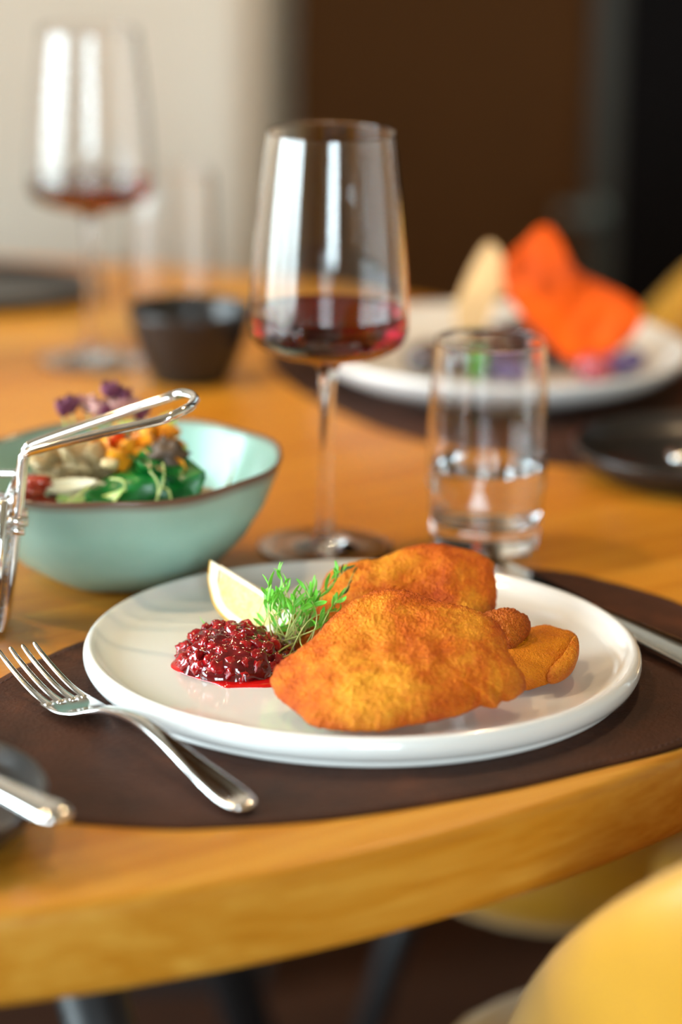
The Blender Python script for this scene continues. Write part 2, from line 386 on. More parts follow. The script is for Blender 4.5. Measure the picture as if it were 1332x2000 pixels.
# ------------------------------------------------------------------ table
tb = empty('dining_table', (TC.x, TC.y, FL), label='round oak dining table with thick rounded edge', cat='table')
TT = .75
prof = [(0, TT), (TR - .05, TT), (TR - .006, TT), (TR - .003, TT - .0008), (TR - .0008, TT - .003), (TR, TT - .007), (TR - .002, TT - .038), (TR - .0035, TT - .0425), (TR - .008, TT - .0445), (0, TT - .0445)]
lathe('table_top', prof, 'oak', tb, 220)
for a in (20, 110, 200, 290):
    a = math.radians(a + 25); ca, sa = math.cos(a), math.sin(a)
    tube('leg', [(ca * .22, sa * .22, TT - .046), (ca * .50, sa * .50, .0)], lambda t: .024 - .008 * t, 'black_metal', tb, 14)
lathe('under_plate', [(0, TT - .045), (.27, TT - .045), (.27, TT - .052), (0, TT - .052)], 'black_metal', tb, 48)

# ------------------------------------------------------------------ chairs
def make_chair():
    # local: sitter faces +y, origin on the floor
    r = empty('tub_chair')
    path = []
    hw, dp, rad = .275, .30, .20
    for i in range(7): path.append((-hw, dp - (dp + .02) * i / 7))
    for i in range(13):
        a = PI + PI / 2 * i / 12; path.append((-hw + rad + rad * math.cos(a), -.02 + rad * math.sin(a) ))
    for p in [(-x, y) for x, y in path[::-1]]: path.append(p)
    n = len(path); vs, fs = [], []; sec = 18
    L = [0]
    for a, b in zip(path, path[1:]): L.append(L[-1] + math.hypot(b[0] - a[0], b[1] - a[1]))
    for i, (x, y) in enumerate(path):
        a = path[max(0, i - 1)]; b = path[min(n - 1, i + 1)]; t = Vector((b[0] - a[0], b[1] - a[1], 0)).normalized(); nn = Vector((-t.y, t.x, 0))  # nn points inward
        s = L[i] / L[-1]; u_ = max(0, min(1, (min(s, 1 - s) - .05) / .33)); top = .475 + .362 * u_ * u_ * (3 - 2 * u_)
        lean = .10 * math.sin(PI * s) ** 2; th = .030
        for j in range(sec):
            an = 2 * PI * j / sec; ez, ex = math.sin(an), math.cos(an)
            hz_ = (top - .40) / 2; zc = .40 + hz_
            zz = zc + (abs(ez) ** .35) * (1 if ez > 0 else -1) * hz_
            xx = (abs(ex) ** .6) * (1 if ex > 0 else -1) * th
            out = lean * max(0, (zz - .45) / .4)
            vs.append(Vector((x, y, 0)) + nn * (xx - out) + Vector((0, 0, zz)))
    for i in range(n - 1):
        for j in range(sec): fs.append((i * sec + j, i * sec + (j + 1) % sec, (i + 1) * sec + (j + 1) % sec, (i + 1) * sec + j))
    fs.append(tuple(range(sec))); fs.append(tuple((n - 1) * sec + j for j in range(sec)))
    o = mesh('backrest', vs, fs, 'yellow', r); m = o.modifiers.new('s', 'SUBSURF'); m.levels = m.render_levels = 1
    def seatwob(a, rr, x, y, z):
        k_ = (abs(math.cos(a)) ** 4 + abs(math.sin(a)) ** 4) ** (-.25); return x * k_, y * k_ * 1.2 + .105, z
    lathe('seat', [(0, .385), (.20, .385), (.235, .395), (.245, .42), (.24, .45), (.22, .468), (.15, .474), (0, .475)], 'yellow', r, 64, seatwob)
    for sx_ in (-1, 1):
        for sy_ in (-1, 1):
            tube('leg', [(sx_ * .16, .05 + sy_ * .16, .386), (sx_ * .235, .05 + sy_ * .235, 0)], lambda t: .015 - .005 * t, 'black_metal', r, 12)
    return r
def place(o, x, y, rz, label, cat, group=None):
    o.location = (x, y, FL); o.rotation_euler = (0, 0, rz); return tag(o, label=label, cat=cat, group=group)
def toward(x, y): return math.atan2(TC.y - y, TC.x - x) - PI / 2
ch = make_chair()
place(ch, .376, -.055, math.radians(20), 'yellow upholstered tub chair standing beside the schnitzel setting', 'chair', 'yellow chairs around the table')
place(copy_tree(ch), .36, .80, math.radians(117), 'yellow upholstered tub chair behind the plate with the orange crisp', 'chair', 'yellow chairs around the table')

# ------------------------------------------------------------------ placemats
MT = .0018
mat_pts = [(-.115, -.2), (-.079, -.205), (-.057, -.204), (-.01, -.194), (.033, -.177), (.079, -.153), (.118, -.127), (.160, -.0975), (.180, -.070), (.200, -.025), (.208, .02), (.203, .075), (.186, .119), (.163, .146), (.148, .159), (.133, .171), (.11, .18), (.088, .183),
           (.03, .168), (-.03, .135), (-.085, .09), (-.131, .043), (-.151, .013), (-.164, -.008), (-.183, -.06), (-.184, -.115), (-.160, -.170), (-.14, -.190)]
MC = Vector((.016, -.0137, 0))
def make_mat(name, loc, rz, label, pts=None):
    r = empty(name, loc, rz, label=label, cat='placemat', group='brown leather placemats')
    P = [Vector((p[0], p[1], 0)) - MC for p in (pts or mat_pts)]
    P = smooth_path(P, 6, True); n = len(P); vs, fs = [], []
    rows = [(1.0, .0), (1.0, MT * .7), (.997, MT), (.97, MT), (.5, MT)]
    for s, z in rows: vs += [(p.x * s, p.y * s, z) for p in P]
    for k_ in range(len(rows) - 1):
        for i in range(n): fs.append((k_ * n + i, k_ * n + (i + 1) % n, (k_ + 1) * n + (i + 1) % n, (k_ + 1) * n + i))
    c = len(vs); vs.append((0, 0, MT)); o_ = (len(rows) - 1) * n
    for i in range(n): fs.append((o_ + i, o_ + (i + 1) % n, c))
    fs.append(tuple(range(n))[::-1])
    mesh('leather_sheet', vs, fs, 'leather', r)
    # stitching: short threads just inside the edge
    parts = []; Q = smooth_path([p * .972 for p in P], 2, True); acc = 0
    L = 0; seg = []
    for a, b in zip(Q, Q[1:] + Q[:1]):
        dd = (b - a).length
        while acc < L + dd:
            t = (acc - L) / dd; seg.append((a.lerp(b, t), (b - a).normalized())); acc += .0042
        L += dd
    for p, t in seg:
        parts.append(tube_vf([p - t * .0014 + Vector((0, 0, MT)), p + Vector((0, 0, MT + .0003)), p + t * .0014 + Vector((0, 0, MT))], .00035, 5))
    tag(mesh('stitching', *merge(parts), 'thread', r), kind='stuff')
    return r
make_mat('placemat', (MC.x, MC.y, 0), 0, 'dark brown stitched leather placemat under the schnitzel plate')
def mat_at(ang, rr, label, da=0):
    p = TC + Vector((math.cos(ang), math.sin(ang), 0)) * rr
    base = math.atan2(MC.y - TC.y, MC.x - TC.x)
    return make_mat('placemat', (p.x, p.y, 0), ang - base + da, label)
mat_at(math.radians(28.6), .535, 'dark brown leather placemat under the plate with the orange crisp')
tr_ = empty('serving_tray', (-.345, .895, 0), label='low black oval tray beyond the far wine glass', cat='tray')
lathe('tray_body', [(0, .001), (.130, 0), (.140, .003), (.146, .010), (.1475, .0125), (.1455, .013), (.142, .0105), (.136, .005), (.128, .0035), (0, .0035)], 'stone_black', tr_, 80, lambda a, rr, x, y, z: (x * 1.03, y * .60, z))

# ------------------------------------------------------------------ plates
PLATE = [(0, .0018), (.128, .0018), (.1285, 0), (.1325, 0), (.1336, .0010), (.1338, .0024), (.1334, .0031), (.1352, .0036), (.1382, .0055), (.1397, .0085), (.1400, .0105), (.1398, .0130), (.1386, .0155), (.1370, .0166), (.1352, .0163), (.1335, .0145), (.1300, .0112), (.124, .0092), (.110, .0082), (0, .0080)]
pl = empty('dinner_plate', (.0118, 0, MT), label='white porcelain plate holding the breaded schnitzel', cat='plate')
lathe('plate_body', PLATE, 'porcelain', pl, 160)
DP = [(0, .0025), (.075, .0025), (.078, 0), (.084, 0), (.088, .003), (.115, .010), (.128, .018), (.1345, .026), (.1350, .0285), (.1335, .0300), (.131, .0290), (.120, .020), (.107, .0125), (.09, .0095), (0, .009)]
fp = empty('dinner_plate', (.11, .622, MT), label='white raised-rim plate holding the orange crisp and dark berries', cat='plate')
lathe('plate_body', DP, 'porcelain', fp, 128)
SP = [(0, .002), (.050, .002), (.052, 0), (.056, 0), (.058, .003), (.068, .007), (.0745, .014), (.0765, .0195), (.0755, .021), (.0735, .020), (.0705, .0145), (.062, .0095), (.05, .008), (0, .008)]
def side_plate(x, y, label, ang):
    r = empty('side_plate', (x, y, 0), label=label, cat='plate', group='black side plates')
    lathe('plate_body', SP, 'stone_black', r, 96)
    return r
side_plate(.222, .392, 'small black stoneware plate beside the water glass', 0)
side_plate(-.201, -.213, 'small black stoneware plate beside the fork', 0)

# ------------------------------------------------------------------ cutlery
def sweep(name, secs, mat, parent, seg=20):
    # secs: (x, half width, thickness, z centre, concavity)
    vs, fs = [], []
    for (x, hw, th, z, cc) in secs:
        for j in range(seg):
            a = 2 * PI * j / seg; cy, cz = math.cos(a), math.sin(a)
            y = (abs(cy) ** .8) * (1 if cy > 0 else -1) * hw; zz = (abs(cz) ** .7) * (1 if cz > 0 else -1) * th * .5
            zz -= cc * th * (1 - (y / max(hw, 1e-6)) ** 2)
            vs.append((x, y, z + zz))
    n = len(secs)
    for i in range(n - 1):
        for j in range(seg): fs.append((i * seg + j, i * seg + (j + 1) % seg, (i + 1) * seg + (j + 1) % seg, (i + 1) * seg + j))
    fs.append(tuple(range(seg))); fs.append(tuple((n - 1) * seg + j for j in range(seg)))
    return mesh(name, vs, fs, mat, parent)
def interp(keys, n):
    out = []
    for i in range(n + 1):
        p = i / n * (len(keys) - 1); k0 = min(int(p), len(keys) - 2); t = p - k0
        g = lambda q: keys[max(0, min(len(keys) - 1, q))]
        out.append(tuple(.5 * (2 * g(k0)[d] + (g(k0 + 1)[d] - g(k0 - 1)[d]) * t + (2 * g(k0 - 1)[d] - 5 * g(k0)[d] + 4 * g(k0 + 1)[d] - g(k0 + 2)[d]) * t * t + (3 * g(k0)[d] - g(k0 - 1)[d] - 3 * g(k0 + 1)[d] + g(k0 + 2)[d]) * t ** 3) for d in range(len(keys[0]))))
    return out
def make_fork(loc, rz, label):
    r = empty('fork', loc, rz, label=label, cat='fork')
    # origin at the handle end, +x to the tines
    sweep('handle', interp([(0, .0015, .002, .0030, 0), (.002, .0058, .0042, .0034, .05), (.010, .0086, .0050, .0040, .30), (.025, .0083, .0052, .0060, .30), (.045, .0066, .0052, .0090, .20), (.070, .0048, .0050, .0130, .08), (.095, .0036, .0046, .0150, 0), (.118, .0034, .0042, .0120, 0), (.130, .0050, .0036, .0085, 0), (.138, .0100, .0026, .0058, 0.1), (.148, .0128, .0022, .0042, .35), (.160, .0132, .0021, .0040, .40), (.163, .0130, .0020, .0042, .40)], 90), 'chrome', r, 28)
    for y in (-.0112, -.0038, .0038, .0112):
        q = .9 + .0 * y
        sweep('tine', interp([(.158, .0024, .0024, .0040, 0), (.172, .0019, .0024, .0052, 0), (.186, .0017, .0022, .0085, 0), (.200, .0015, .0019, .0130, 0), (.209, .0011, .0014, .0168, 0), (.2105, .0004, .0006, .0175, 0)], 24), 'chrome', r, 12).location = (0, y * q, 0)
    return r
fe = at_z(484, 1583, .004); ft = at_z(20, 1245, .022)
make_fork((fe.x, fe.y, MT), math.atan2(ft.y - fe.y, ft.x - fe.x), 'polished steel fork lying on the leather placemat')
def make_knife(loc, rz, label, L=.225, tilt=0, group=None):
    r = empty('knife', loc, rz, label=label, cat='knife'); r.rotation_euler = (0, tilt, rz)
    if group: r['group'] = group
    k_ = L / .225
    sweep('handle', interp([(0, .0015, .002, .0040, 0), (.002 * k_, .0062, .0048, .0042, 0), (.010 * k_, .0085, .0066, .0046, 0), (.04 * k_, .0075, .0068, .0050, 0), (.08 * k_, .0060, .0064, .0054, 0), (.105 * k_, .0052, .0058, .0054, 0), (.112 * k_, .0050, .0040, .0050, 0)], 50), 'chrome', r, 24)
    vs, fs = [], []
    for i in range(25):
        t = i / 24; x = (.108 + .117 * t) * k_; top = .0052 - .004 * max(0, t - .7) ** 1.2 * 3; bot = -.0052 - .0052 * math.sin(PI * min(1, t * .55 + .1)) * (1 if t < .8 else (1 - ((t - .8) / .2) ** 2 * .9))
        if t == 1: bot = top - .0008
        vs += [(x, top, .0058), (x, bot, .0048), (x, top, .0040)]
    for i in range(24):
        for j in range(3): fs.append((i * 3 + j, i * 3 + (j + 1) % 3, i * 3 + 3 + (j + 1) % 3, i * 3 + 3 + j))
    fs += [(0, 1, 2), (72, 74, 73)]
    mesh('blade', vs, fs, 'chrome', r)
    return r
ka = at_z(1125, 1187, .008); kb = at_z(1332, 1279, .008); kd = (kb - ka).normalized()
ke = ka + kd * .118 + Vector((.0016, .0011, 0))
make_knife((ke.x, ke.y, MT + .0022), math.atan2(-kd.y, -kd.x), 'polished steel knife lying beside the schnitzel plate').rotation_euler.x = -.35
# butter knives on the side plates
la = at_z(122, 1598, .0245); lb = at_z(0, 1543, .0245); ld = (lb - la).normalized()
make_knife((la.x, la.y, .0196), math.atan2(ld.y, ld.x), 'small steel butter knife across the black plate beside the fork', .150)
ra = at_z(1305, 890, .025)
make_knife((ra.x, ra.y, .0196), math.radians(8), 'small steel butter knife across the black plate beside the water glass', .150)

# ------------------------------------------------------------------ glasses
def wine_glass(x, y, label):
    r = empty('wine_glass', (x, y, 0), label=label, cat='wine glass')
    outer = [(0, .0012), (.030, .0009), (.036, .0004), (.0385, .0007), (.0390, .0014), (.0380, .0022), (.030, .0028), (.018, .0038), (.0095, .0062), (.0054, .0110), (.0040, .026), (.0037, .050), (.0038, .075), (.0043, .095), (.0052, .104), (.0075, .1090), (.0130, .1120), (.0220, .1142), (.0330, .1172), (.0405, .1212), (.0440, .1262), (.0450, .1320), (.0448, .1400), (.0438, .160), (.0418, .185), (.0392, .210), (.0366, .231), (.0354, .2405), (.0351, .2411)]
    inner = [(.0347, .2408), (.0345, .2400), (.0358, .231), (.0384, .210), (.0410, .185), (.0430, .160), (.0440, .1400), (.0441, .1330), (.0430, .1275), (.0395, .1228), (.0325, .1192), (.0220, .1166), (.0100, .1152), (0, .1148)]
    lathe('glass_body', dense(outer) + dense(inner), 'glass', r, 128)
    return r
def wine(x, y, top, label):
    inner = [(0, .1147), (.0100, .1151), (.0220, .1165), (.0326, .1190), (.0396, .1227), (.0431, .1274), (.0442, .1330), (.0441, .1400), (.0431, .160)]
    pr = [q for q in inner if q[1] < top - .001]
    a, b = [(p, q) for p, q in zip(inner, inner[1:]) if p[1] <= top <= q[1]][0]
    t = (top - a[1]) / (b[1] - a[1]); rr = a[0] + (b[0] - a[0]) * t
    pr += [(rr, top + .0008), (rr - .0008, top + .0001), (rr - .003, top - .0002), (0, top - .0002)]
    o = lathe('red_wine', tight(pr), 'wine', None, 96); o.location = (x, y, 0)
    return tag(o, label=label, cat='wine')
G1 = (-.0087, .2156); G2 = (-.1834, .6718)
wine_glass(*G1, 'wine glass with red wine behind the schnitzel plate')
wine(*G1, .1395, 'red wine in the glass behind the schnitzel plate')
wine_glass(*G2, 'wine glass with red wine beside the black bowl')
wine(*G2, .1330, 'red wine in the glass beside the black bowl')
def tumbler(x, y, label, water=None, wl=None):
    r = empty('tumbler', (x, y, 0), label=label, cat='glass')
    lathe('glass_body', dense([(0, .0015), (.020, .001), (.027, .0002), (.0295, .001), (.0308, .004), (.0322, .018), (.0340, .040), (.0345, .055), (.0338, .085), (.0325, .110), (.0319, .1195), (.0318, .1212), (.0315, .1218)]) + dense([(.0311, .1218), (.0308, .1212), (.0307, .1195), (.0313, .110), (.0326, .085), (.0332, .055), (.0326, .040), (.0306, .020), (.0285, .0155), (.02, .0135), (0, .013)]), 'glass', r, 96)
    if wl:
        inner = [(0, .0129), (.02, .0134), (.0286, .0154), (.0307, .020), (.0327, .040), (.0333, .055)]
        pr = [q for q in inner if q[1] < wl]; pr += [(.0330, wl + .0006), (.0325, wl + .0001), (.031, wl), (0, wl)]
        o = lathe('drinking_water', tight(pr), 'water', None, 96); o.location = (x, y, 0); tag(o, label=wl and water, cat='water')
tumbler(.0836, .2312, 'water tumbler with thick base standing by the placemat', 'water in the tumbler with a thick base', .048)
tb_ = at_z(335, 640, 0); tumbler(tb_.x, tb_.y, 'empty water tumbler standing behind the black bowl')

# ------------------------------------------------------------------ black bowl with sauce
bb = at_z(360, 700, 0); BBY = .622; BBX = -.109
r = empty('dip_bowl', (BBX, BBY, 0), label='deep black stoneware bowl beside the far wine glass', cat='bowl')
lathe('bowl_body', [(0, .002), (.022, .002), (.024, 0), (.027, 0), (.0285, .003), (.034, .015), (.0395, .032), (.0435, .047), (.0448, .0525), (.0440, .0540), (.0425, .0530), (.0405, .046), (.036, .031), (.030, .0155), (.022, .008), (0, .006)], 'stone_black', r, 80)
o = lathe('red_sauce', [(0, .030), (.034, .0300), (.0352, .0306), (.0345, .0320), (.028, .0335), (.015, .0350), (0, .0355)], 'jam', None, 48, lambda a, rr, x, y, z: (x, y, z + .002 * noise.noise(Vector((x * 90, y * 90, 0))) if z > .031 else z))
o.location = (BBX, BBY, 0); tag(o, label='dark red sauce in the black bowl', cat='sauce')

# ------------------------------------------------------------------ mint salad bowl
SBX, SBY = -.1225, .1640
def mwob(a, rr, x, y, z):
    k_ = rr / .09
    f = 1 + k_ * (.012 * math.cos(2 * a + .4) + .012 * math.sin(3 * a)); 
    zz = z * (1 + .06 * k_ * math.cos(a - .35)) + .0008 * k_ * math.sin(7 * a)
    return x * f, y * f * .965, zz
prof = [(0, .002), (.030, .002), (.033, 0), (.038, 0), (.042, .002), (.056, .011), (.070, .026), (.080, .042), (.0865, .058), (.0885, .0645), (.0882, .0660), (.0868, .0660), (.0850, .0630), (.078, .044), (.068, .029), (.054, .0150), (.040, .0075), (0, .006)]
r = empty('salad_bowl', (SBX, SBY, 0), label='mint green ceramic bowl filled with mixed salad', cat='bowl')
o = lathe('bowl_body', prof, 'mint', r, 120, mwob)
at_ = o.data.attributes.new('rim', 'FLOAT', 'POINT')
for i in range(len(o.data.vertices)):
    q = (i - 1) // 120 + 1; at_.data[i].value = 1.0 if q in (9, 10, 11) else (.25 if q in (8, 12) else 0)
SG = 'salad pieces in the mint bowl'
def salad(kind, x, y, z, vf, mat, label, cat, rot=(0, 0, 0)):
    o = mesh(kind, *vf, mat); o.location = (SBX + x, SBY + y, z); o.rotation_euler = rot
    return tag(o, label=label, cat=cat, group=label)
def dome(x, y): return max(.02, .068 - 5.0 * (x * x + (y * 1.0) ** 2))
R_ = random.Random(3)
# bed of dark leaves
for i in range(14):
    a = R_.uniform(0, 2 * PI); rr = R_.uniform(.0, .020); x, y = rr * math.cos(a) - .012, rr * math.sin(a) - .008
    salad('bronze_leaf', x, y, dome(x, y) - .020 - .001 * i, leaf_vf(.042, .030, .7, -.2, 8, 4, .0004, .25, i), 'brown_leaf', 'bronze salad leaf at the bottom of the salad', 'leaf', (R_.uniform(-.4, .4), R_.uniform(-.3, .3), R_.uniform(0, 6.28)))
def px_salad(px, py, y): p = at_y(px, py, y); return p.x - SBX, p.y - SBY, p.z
for i, (px, py, tx, ty) in enumerate(((300, 990, 318, 905), (305, 992, 292, 918), (335, 985, 300, 945), (245, 960, 215, 935), (130, 985, 175, 950), (430, 975, 455, 890))):
    a, b = at_y(px, py, .100 if px < 400 else .130), at_y(tx, ty, .108 if px < 400 else .195); m_ = a.lerp(b, .5) + Vector((.003, -.002, .003))
    tag(tube('sprout_stem', smooth_path([a, m_, b], 5), .0006, 'stem'), label='thin pale sprout stem lying over the salad leaves', cat='sprout', group='sprout stems on the salad')
# large green leaves at the front
for (px, py, y, L, wd, rot, lb) in ((235, 955, .110, .038, .050, (1.0, -.1, .15), 'large glossy green leaf hanging at the front of the salad'),
        (372, 958, .114, .036, .048, (1.05, -.1, 2.9), 'rounded green leaf at the right front of the salad'),
        (165, 968, .106, .036, .026, (.9, -.1, .1), 'narrow dark green leaf in front of the mushroom slices'),
        (125, 895, .150, .016, .016, (.8, 0, .6), 'small bright green leaf on top of the salad'),
        (432, 975, .125, .014, .007, (.6, -.4, .3), 'thin green leaf tip by the bowl rim')):
    x, y_, z = px_salad(px, py, y); salad('green_leaf', x, y_, z, leaf_vf(L * 1.25, wd * 1.1, .5, -.25, 10, 6, .0004, .18, px), 'spinach', lb, 'leaf', rot)
for (px, py, y, L, wd, rot) in ((175, 880, .15, .030, .010, (.8, -.3, .5)), (110, 975, .115, .026, .010, (.9, 0, .2)), (290, 860, .16, .024, .012, (.7, -.3, 1.0)), (160, 1000, .105, .03, .009, (.6, -.2, .1)), (330, 930, .13, .02, .008, (.8, -.8, .9))):
    x, y_, z = px_salad(px, py, y); salad('lettuce_strip', x, y_, z, leaf_vf(L, wd, .9, .3, 9, 4, .0004, .2, px), 'lime_leaf', 'pale green lettuce strip in the salad', 'leaf', rot)
# orange and red petals
for i in range(24):
    px, py = R_.uniform(200, 325), R_.uniform(862, 935); y = .155 - (py - 870) / 65 * .030
    x, y_, z = px_salad(px, py, y)
    salad('orange_petal', x, y_, z, leaf_vf(.021, .016, .9, .35, 6, 4, .0005, .3, i), 'orange_petal', 'orange flower petal heaped on the salad', 'petal', (R_.uniform(.2, 1.2), R_.uniform(-.8, .4), R_.uniform(0, 6.28)))
for (px, py, y) in ((248, 868, .155), (255, 872, .152), (268, 905, .138)):
    x, y_, z = px_salad(px, py, y); salad('red_petal', x, y_, z, leaf_vf(.017, .014, .9, .3, 6, 4, .0005, .2, px), 'red_petal', 'red flower petal among the orange ones on the salad', 'petal', (R_.uniform(.4, 1.2), R_.uniform(-.5, .4), R_.uniform(0, 6.28)))
# mushroom slices, grains, tomato
for i, (px, py) in enumerate(((80, 905), (95, 915), (120, 925), (150, 915), (175, 905), (200, 912), (140, 940), (105, 940), (185, 930), (130, 880), (160, 885), (100, 890), (190, 885))):
    x, y_, z = px_salad(px, py, .132 + .004 * (i % 3)); salad('mushroom_slice', x, y_, z, blob_vf(.0085, 14, 9, .7, 2.5, i, (1.25, .8, .4)), 'mushroom', 'beige mushroom slice at the left of the salad', 'mushroom', (R_.uniform(.3, 1.0), 0, R_.uniform(0, 3)))
for i, (px, py) in enumerate(((80, 950), (150, 962), (90, 958))):
    x, y_, z = px_salad(px, py, .116); salad('pale_shaving', x, y_, z, leaf_vf(.034, .008, .6, .1, 9, 4, .0008, .1, i), 'pale_slice', 'pale vegetable shaving curled at the front of the salad', 'vegetable', (1.1, -.05, .05 * i))
for (px, py) in ((72, 940), (62, 958), (85, 985), (65, 978)):
    x, y_, z = px_salad(px, py, .118); salad('tomato_piece', x, y_, z, blob_vf(.007, 14, 9, .5, 2.5, px, (1.2, .9, .55)), 'tomato', 'red tomato piece at the left of the salad', 'tomato')
for (px, py) in ((325, 905), (338, 925), (330, 890), (350, 940)):
    x, y_, z = px_salad(px, py, .128); salad('dark_mushroom', x, y_, z, blob_vf(.0085, 18, 12, .9, 3, px, (1.1, .9, .9)), 'dark_bit', 'dark brown mushroom piece at the right of the salad', 'mushroom')
for (px, py) in ((160, 965), (150, 972), (355, 945), (300, 920), (215, 905), (230, 945)):
    x, y_, z = px_salad(px, py, .118); salad('roasted_nut', x, y_, z, blob_vf(.0042, 12, 8, .6, 3, px, (1.3, .9, .7)), 'seed', 'chopped roasted nut scattered on the salad', 'nut')
x, y_, z = px_salad(400, 985, .135); salad('pale_wedge', x, y_, z - .004, blob_vf(.013, 16, 10, .2, 1.5, 9, (1.2, .6, 1.1)), 'pale_slice', 'cream vegetable wedge at the right end of the salad', 'vegetable', (.3, .4, .2))
# dried flowers on top
for i, (px, py, mt) in enumerate(((125, 815, 'purple_petal'), (140, 808, 'purple_petal'), (172, 808, 'pink_petal'), (190, 815, 'pink_petal'), (215, 780, 'purple_petal'), (240, 792, 'purple_petal'), (232, 812, 'pink_petal'), (258, 812, 'pink_petal'), (275, 822, 'purple_petal'), (205, 818, 'purple_petal'))):
    p = at_y(px, py, .172 + .004 * (i % 3)); f = empty('dried_flower', p, label='dried %s flower on top of the salad' % ('purple' if mt[1] == 'u' else 'dusty pink'), cat='flower', group='dried flowers on the salad')
    for q in range(6):
        a = q * PI / 3 + i; o = mesh('petal', *leaf_vf(.0115, .008, 1.0, .3, 6, 4, .0004, .2, q), mt, f); o.matrix_local = orient((0, 0, 0), (math.cos(a), math.sin(a), .55 + .2 * (q % 2)))
    tube('stem', smooth_path([(0, 0, 0), (.001, 0, -.012), (-.004 + .001 * i, .002, -.032)], 4), .0007, 'stem', f, 6)

# ------------------------------------------------------------------ fry basket
BY = .058
r = empty('fry_basket', (-.225, BY, 0), label='small chrome wire fry basket with looped handle', cat='basket')
def L3(x, y, z): return Vector((x + .225, y - BY, z))
bx = lambda z: .047 + .0075 * (z / .08)   # half width grows upwards
by = lambda z: .026 + .003 * (z / .08)
def ring(z, rad): return tube_vf([(bx(z), by(z), z), (-bx(z), by(z), z), (-bx(z), -by(z), z), (bx(z), -by(z), z)], rad, 8, True)
parts = []
for i in range(1, 14):
    z = .006 + .052 * i / 13; parts.append(tube_vf([(bx(z), by(z), z), (-bx(z), by(z), z), (-bx(z), -by(z), z), (bx(z), -by(z), z), (bx(z), by(z), z)], .0009, 6))
for s in (-1, 1):
    for i in range(-9, 10):
        t = i / 9.5
        parts.append(tube_vf([(bx(.006) * t, s * by(.006), .006), (bx(.062) * t, s * by(.062), .062)], .0009, 6))
        parts.append(tube_vf([(s * bx(.006), by(.006) * t, .006), (s * bx(.062), by(.062) * t, .062)], .0009, 6))
for i in range(-9, 10): parts.append(tube_vf([(bx(.006) * i / 9.5, -by(.006), .006), (bx(.006) * i / 9.5, by(.006), .006)], .0009, 6))
mesh('wire_mesh', *merge(parts), 'chrome', r)
for z in (.058, .063, .078): mesh('rim_wire', *ring(z, .0019), 'chrome', r)
for sx_ in (-1, 1):
    for sy_ in (-1, 1): tube('corner_wire', [(sx_ * bx(.004), sy_ * by(.004), .004), (sx_ * bx(.08), sy_ * by(.08), .080)], .0021, 'chrome', r, 10)
hp = []
def hpt(px, py, y): p = at_y(px, py, y); return L3(p.x, p.y, p.z)
q_ = BY - .007
near = [hpt(2, 1232, q_), hpt(9, 1203, q_), hpt(20, 1110, q_), hpt(33, 1000, q_), hpt(43, 905, q_), hpt(48, 889, q_), hpt(66, 880, q_ - .0015), hpt(200, 846, q_ - .009), hpt(310, 822, q_ - .016), hpt(345, 808, q_ - .014)]
near[0].z = .003
far = [Vector((q.x, -q.y, q.z)) for q in near]
loop = near + [Vector((near[-1].x + .006, near[-1].y * .55, near[-1].z + .0012)), Vector((near[-1].x + .008, 0, near[-1].z + .0016)), Vector((near[-1].x + .006, -near[-1].y * .55, near[-1].z + .0012))] + far[::-1]
tube('handle', smooth_path(loop, 6), .0024, 'chrome', r, 12)
mesh('handle_clip', *merge([tube_vf([(near[3].x + .002 - .008, s * .008, z), (near[3].x + .004, s * .008, z)], .0024, 8) for s in (-1, 1) for z in (.058, .063)]), 'chrome', r)
mesh('foot_ring', *ring(.0022, .0020), 'chrome', r)
for i in range(16):
    x = -.228 + R_.uniform(-.034, .024); y = BY + R_.uniform(-.014, .014); z = R_.uniform(.036, .066)
    if i < 5: x, y, z = -.187 - .003 * (i % 2), BY - .016 + i * .008, .046 + .004 * (i % 3)
    o = bevel(mesh('french_fry', *box_vf(-.0045, .0045, -.0045, .0045, -.026, .026), 'fry', None, False), .0012, 2); o.location = (x, y, z); o.rotation_euler = (R_.uniform(-.3, .3), R_.uniform(-.15, .15) , R_.uniform(0, 3))
    tag(o, label='golden french fry in the chrome wire basket', cat='fry', group='fries in the wire basket')

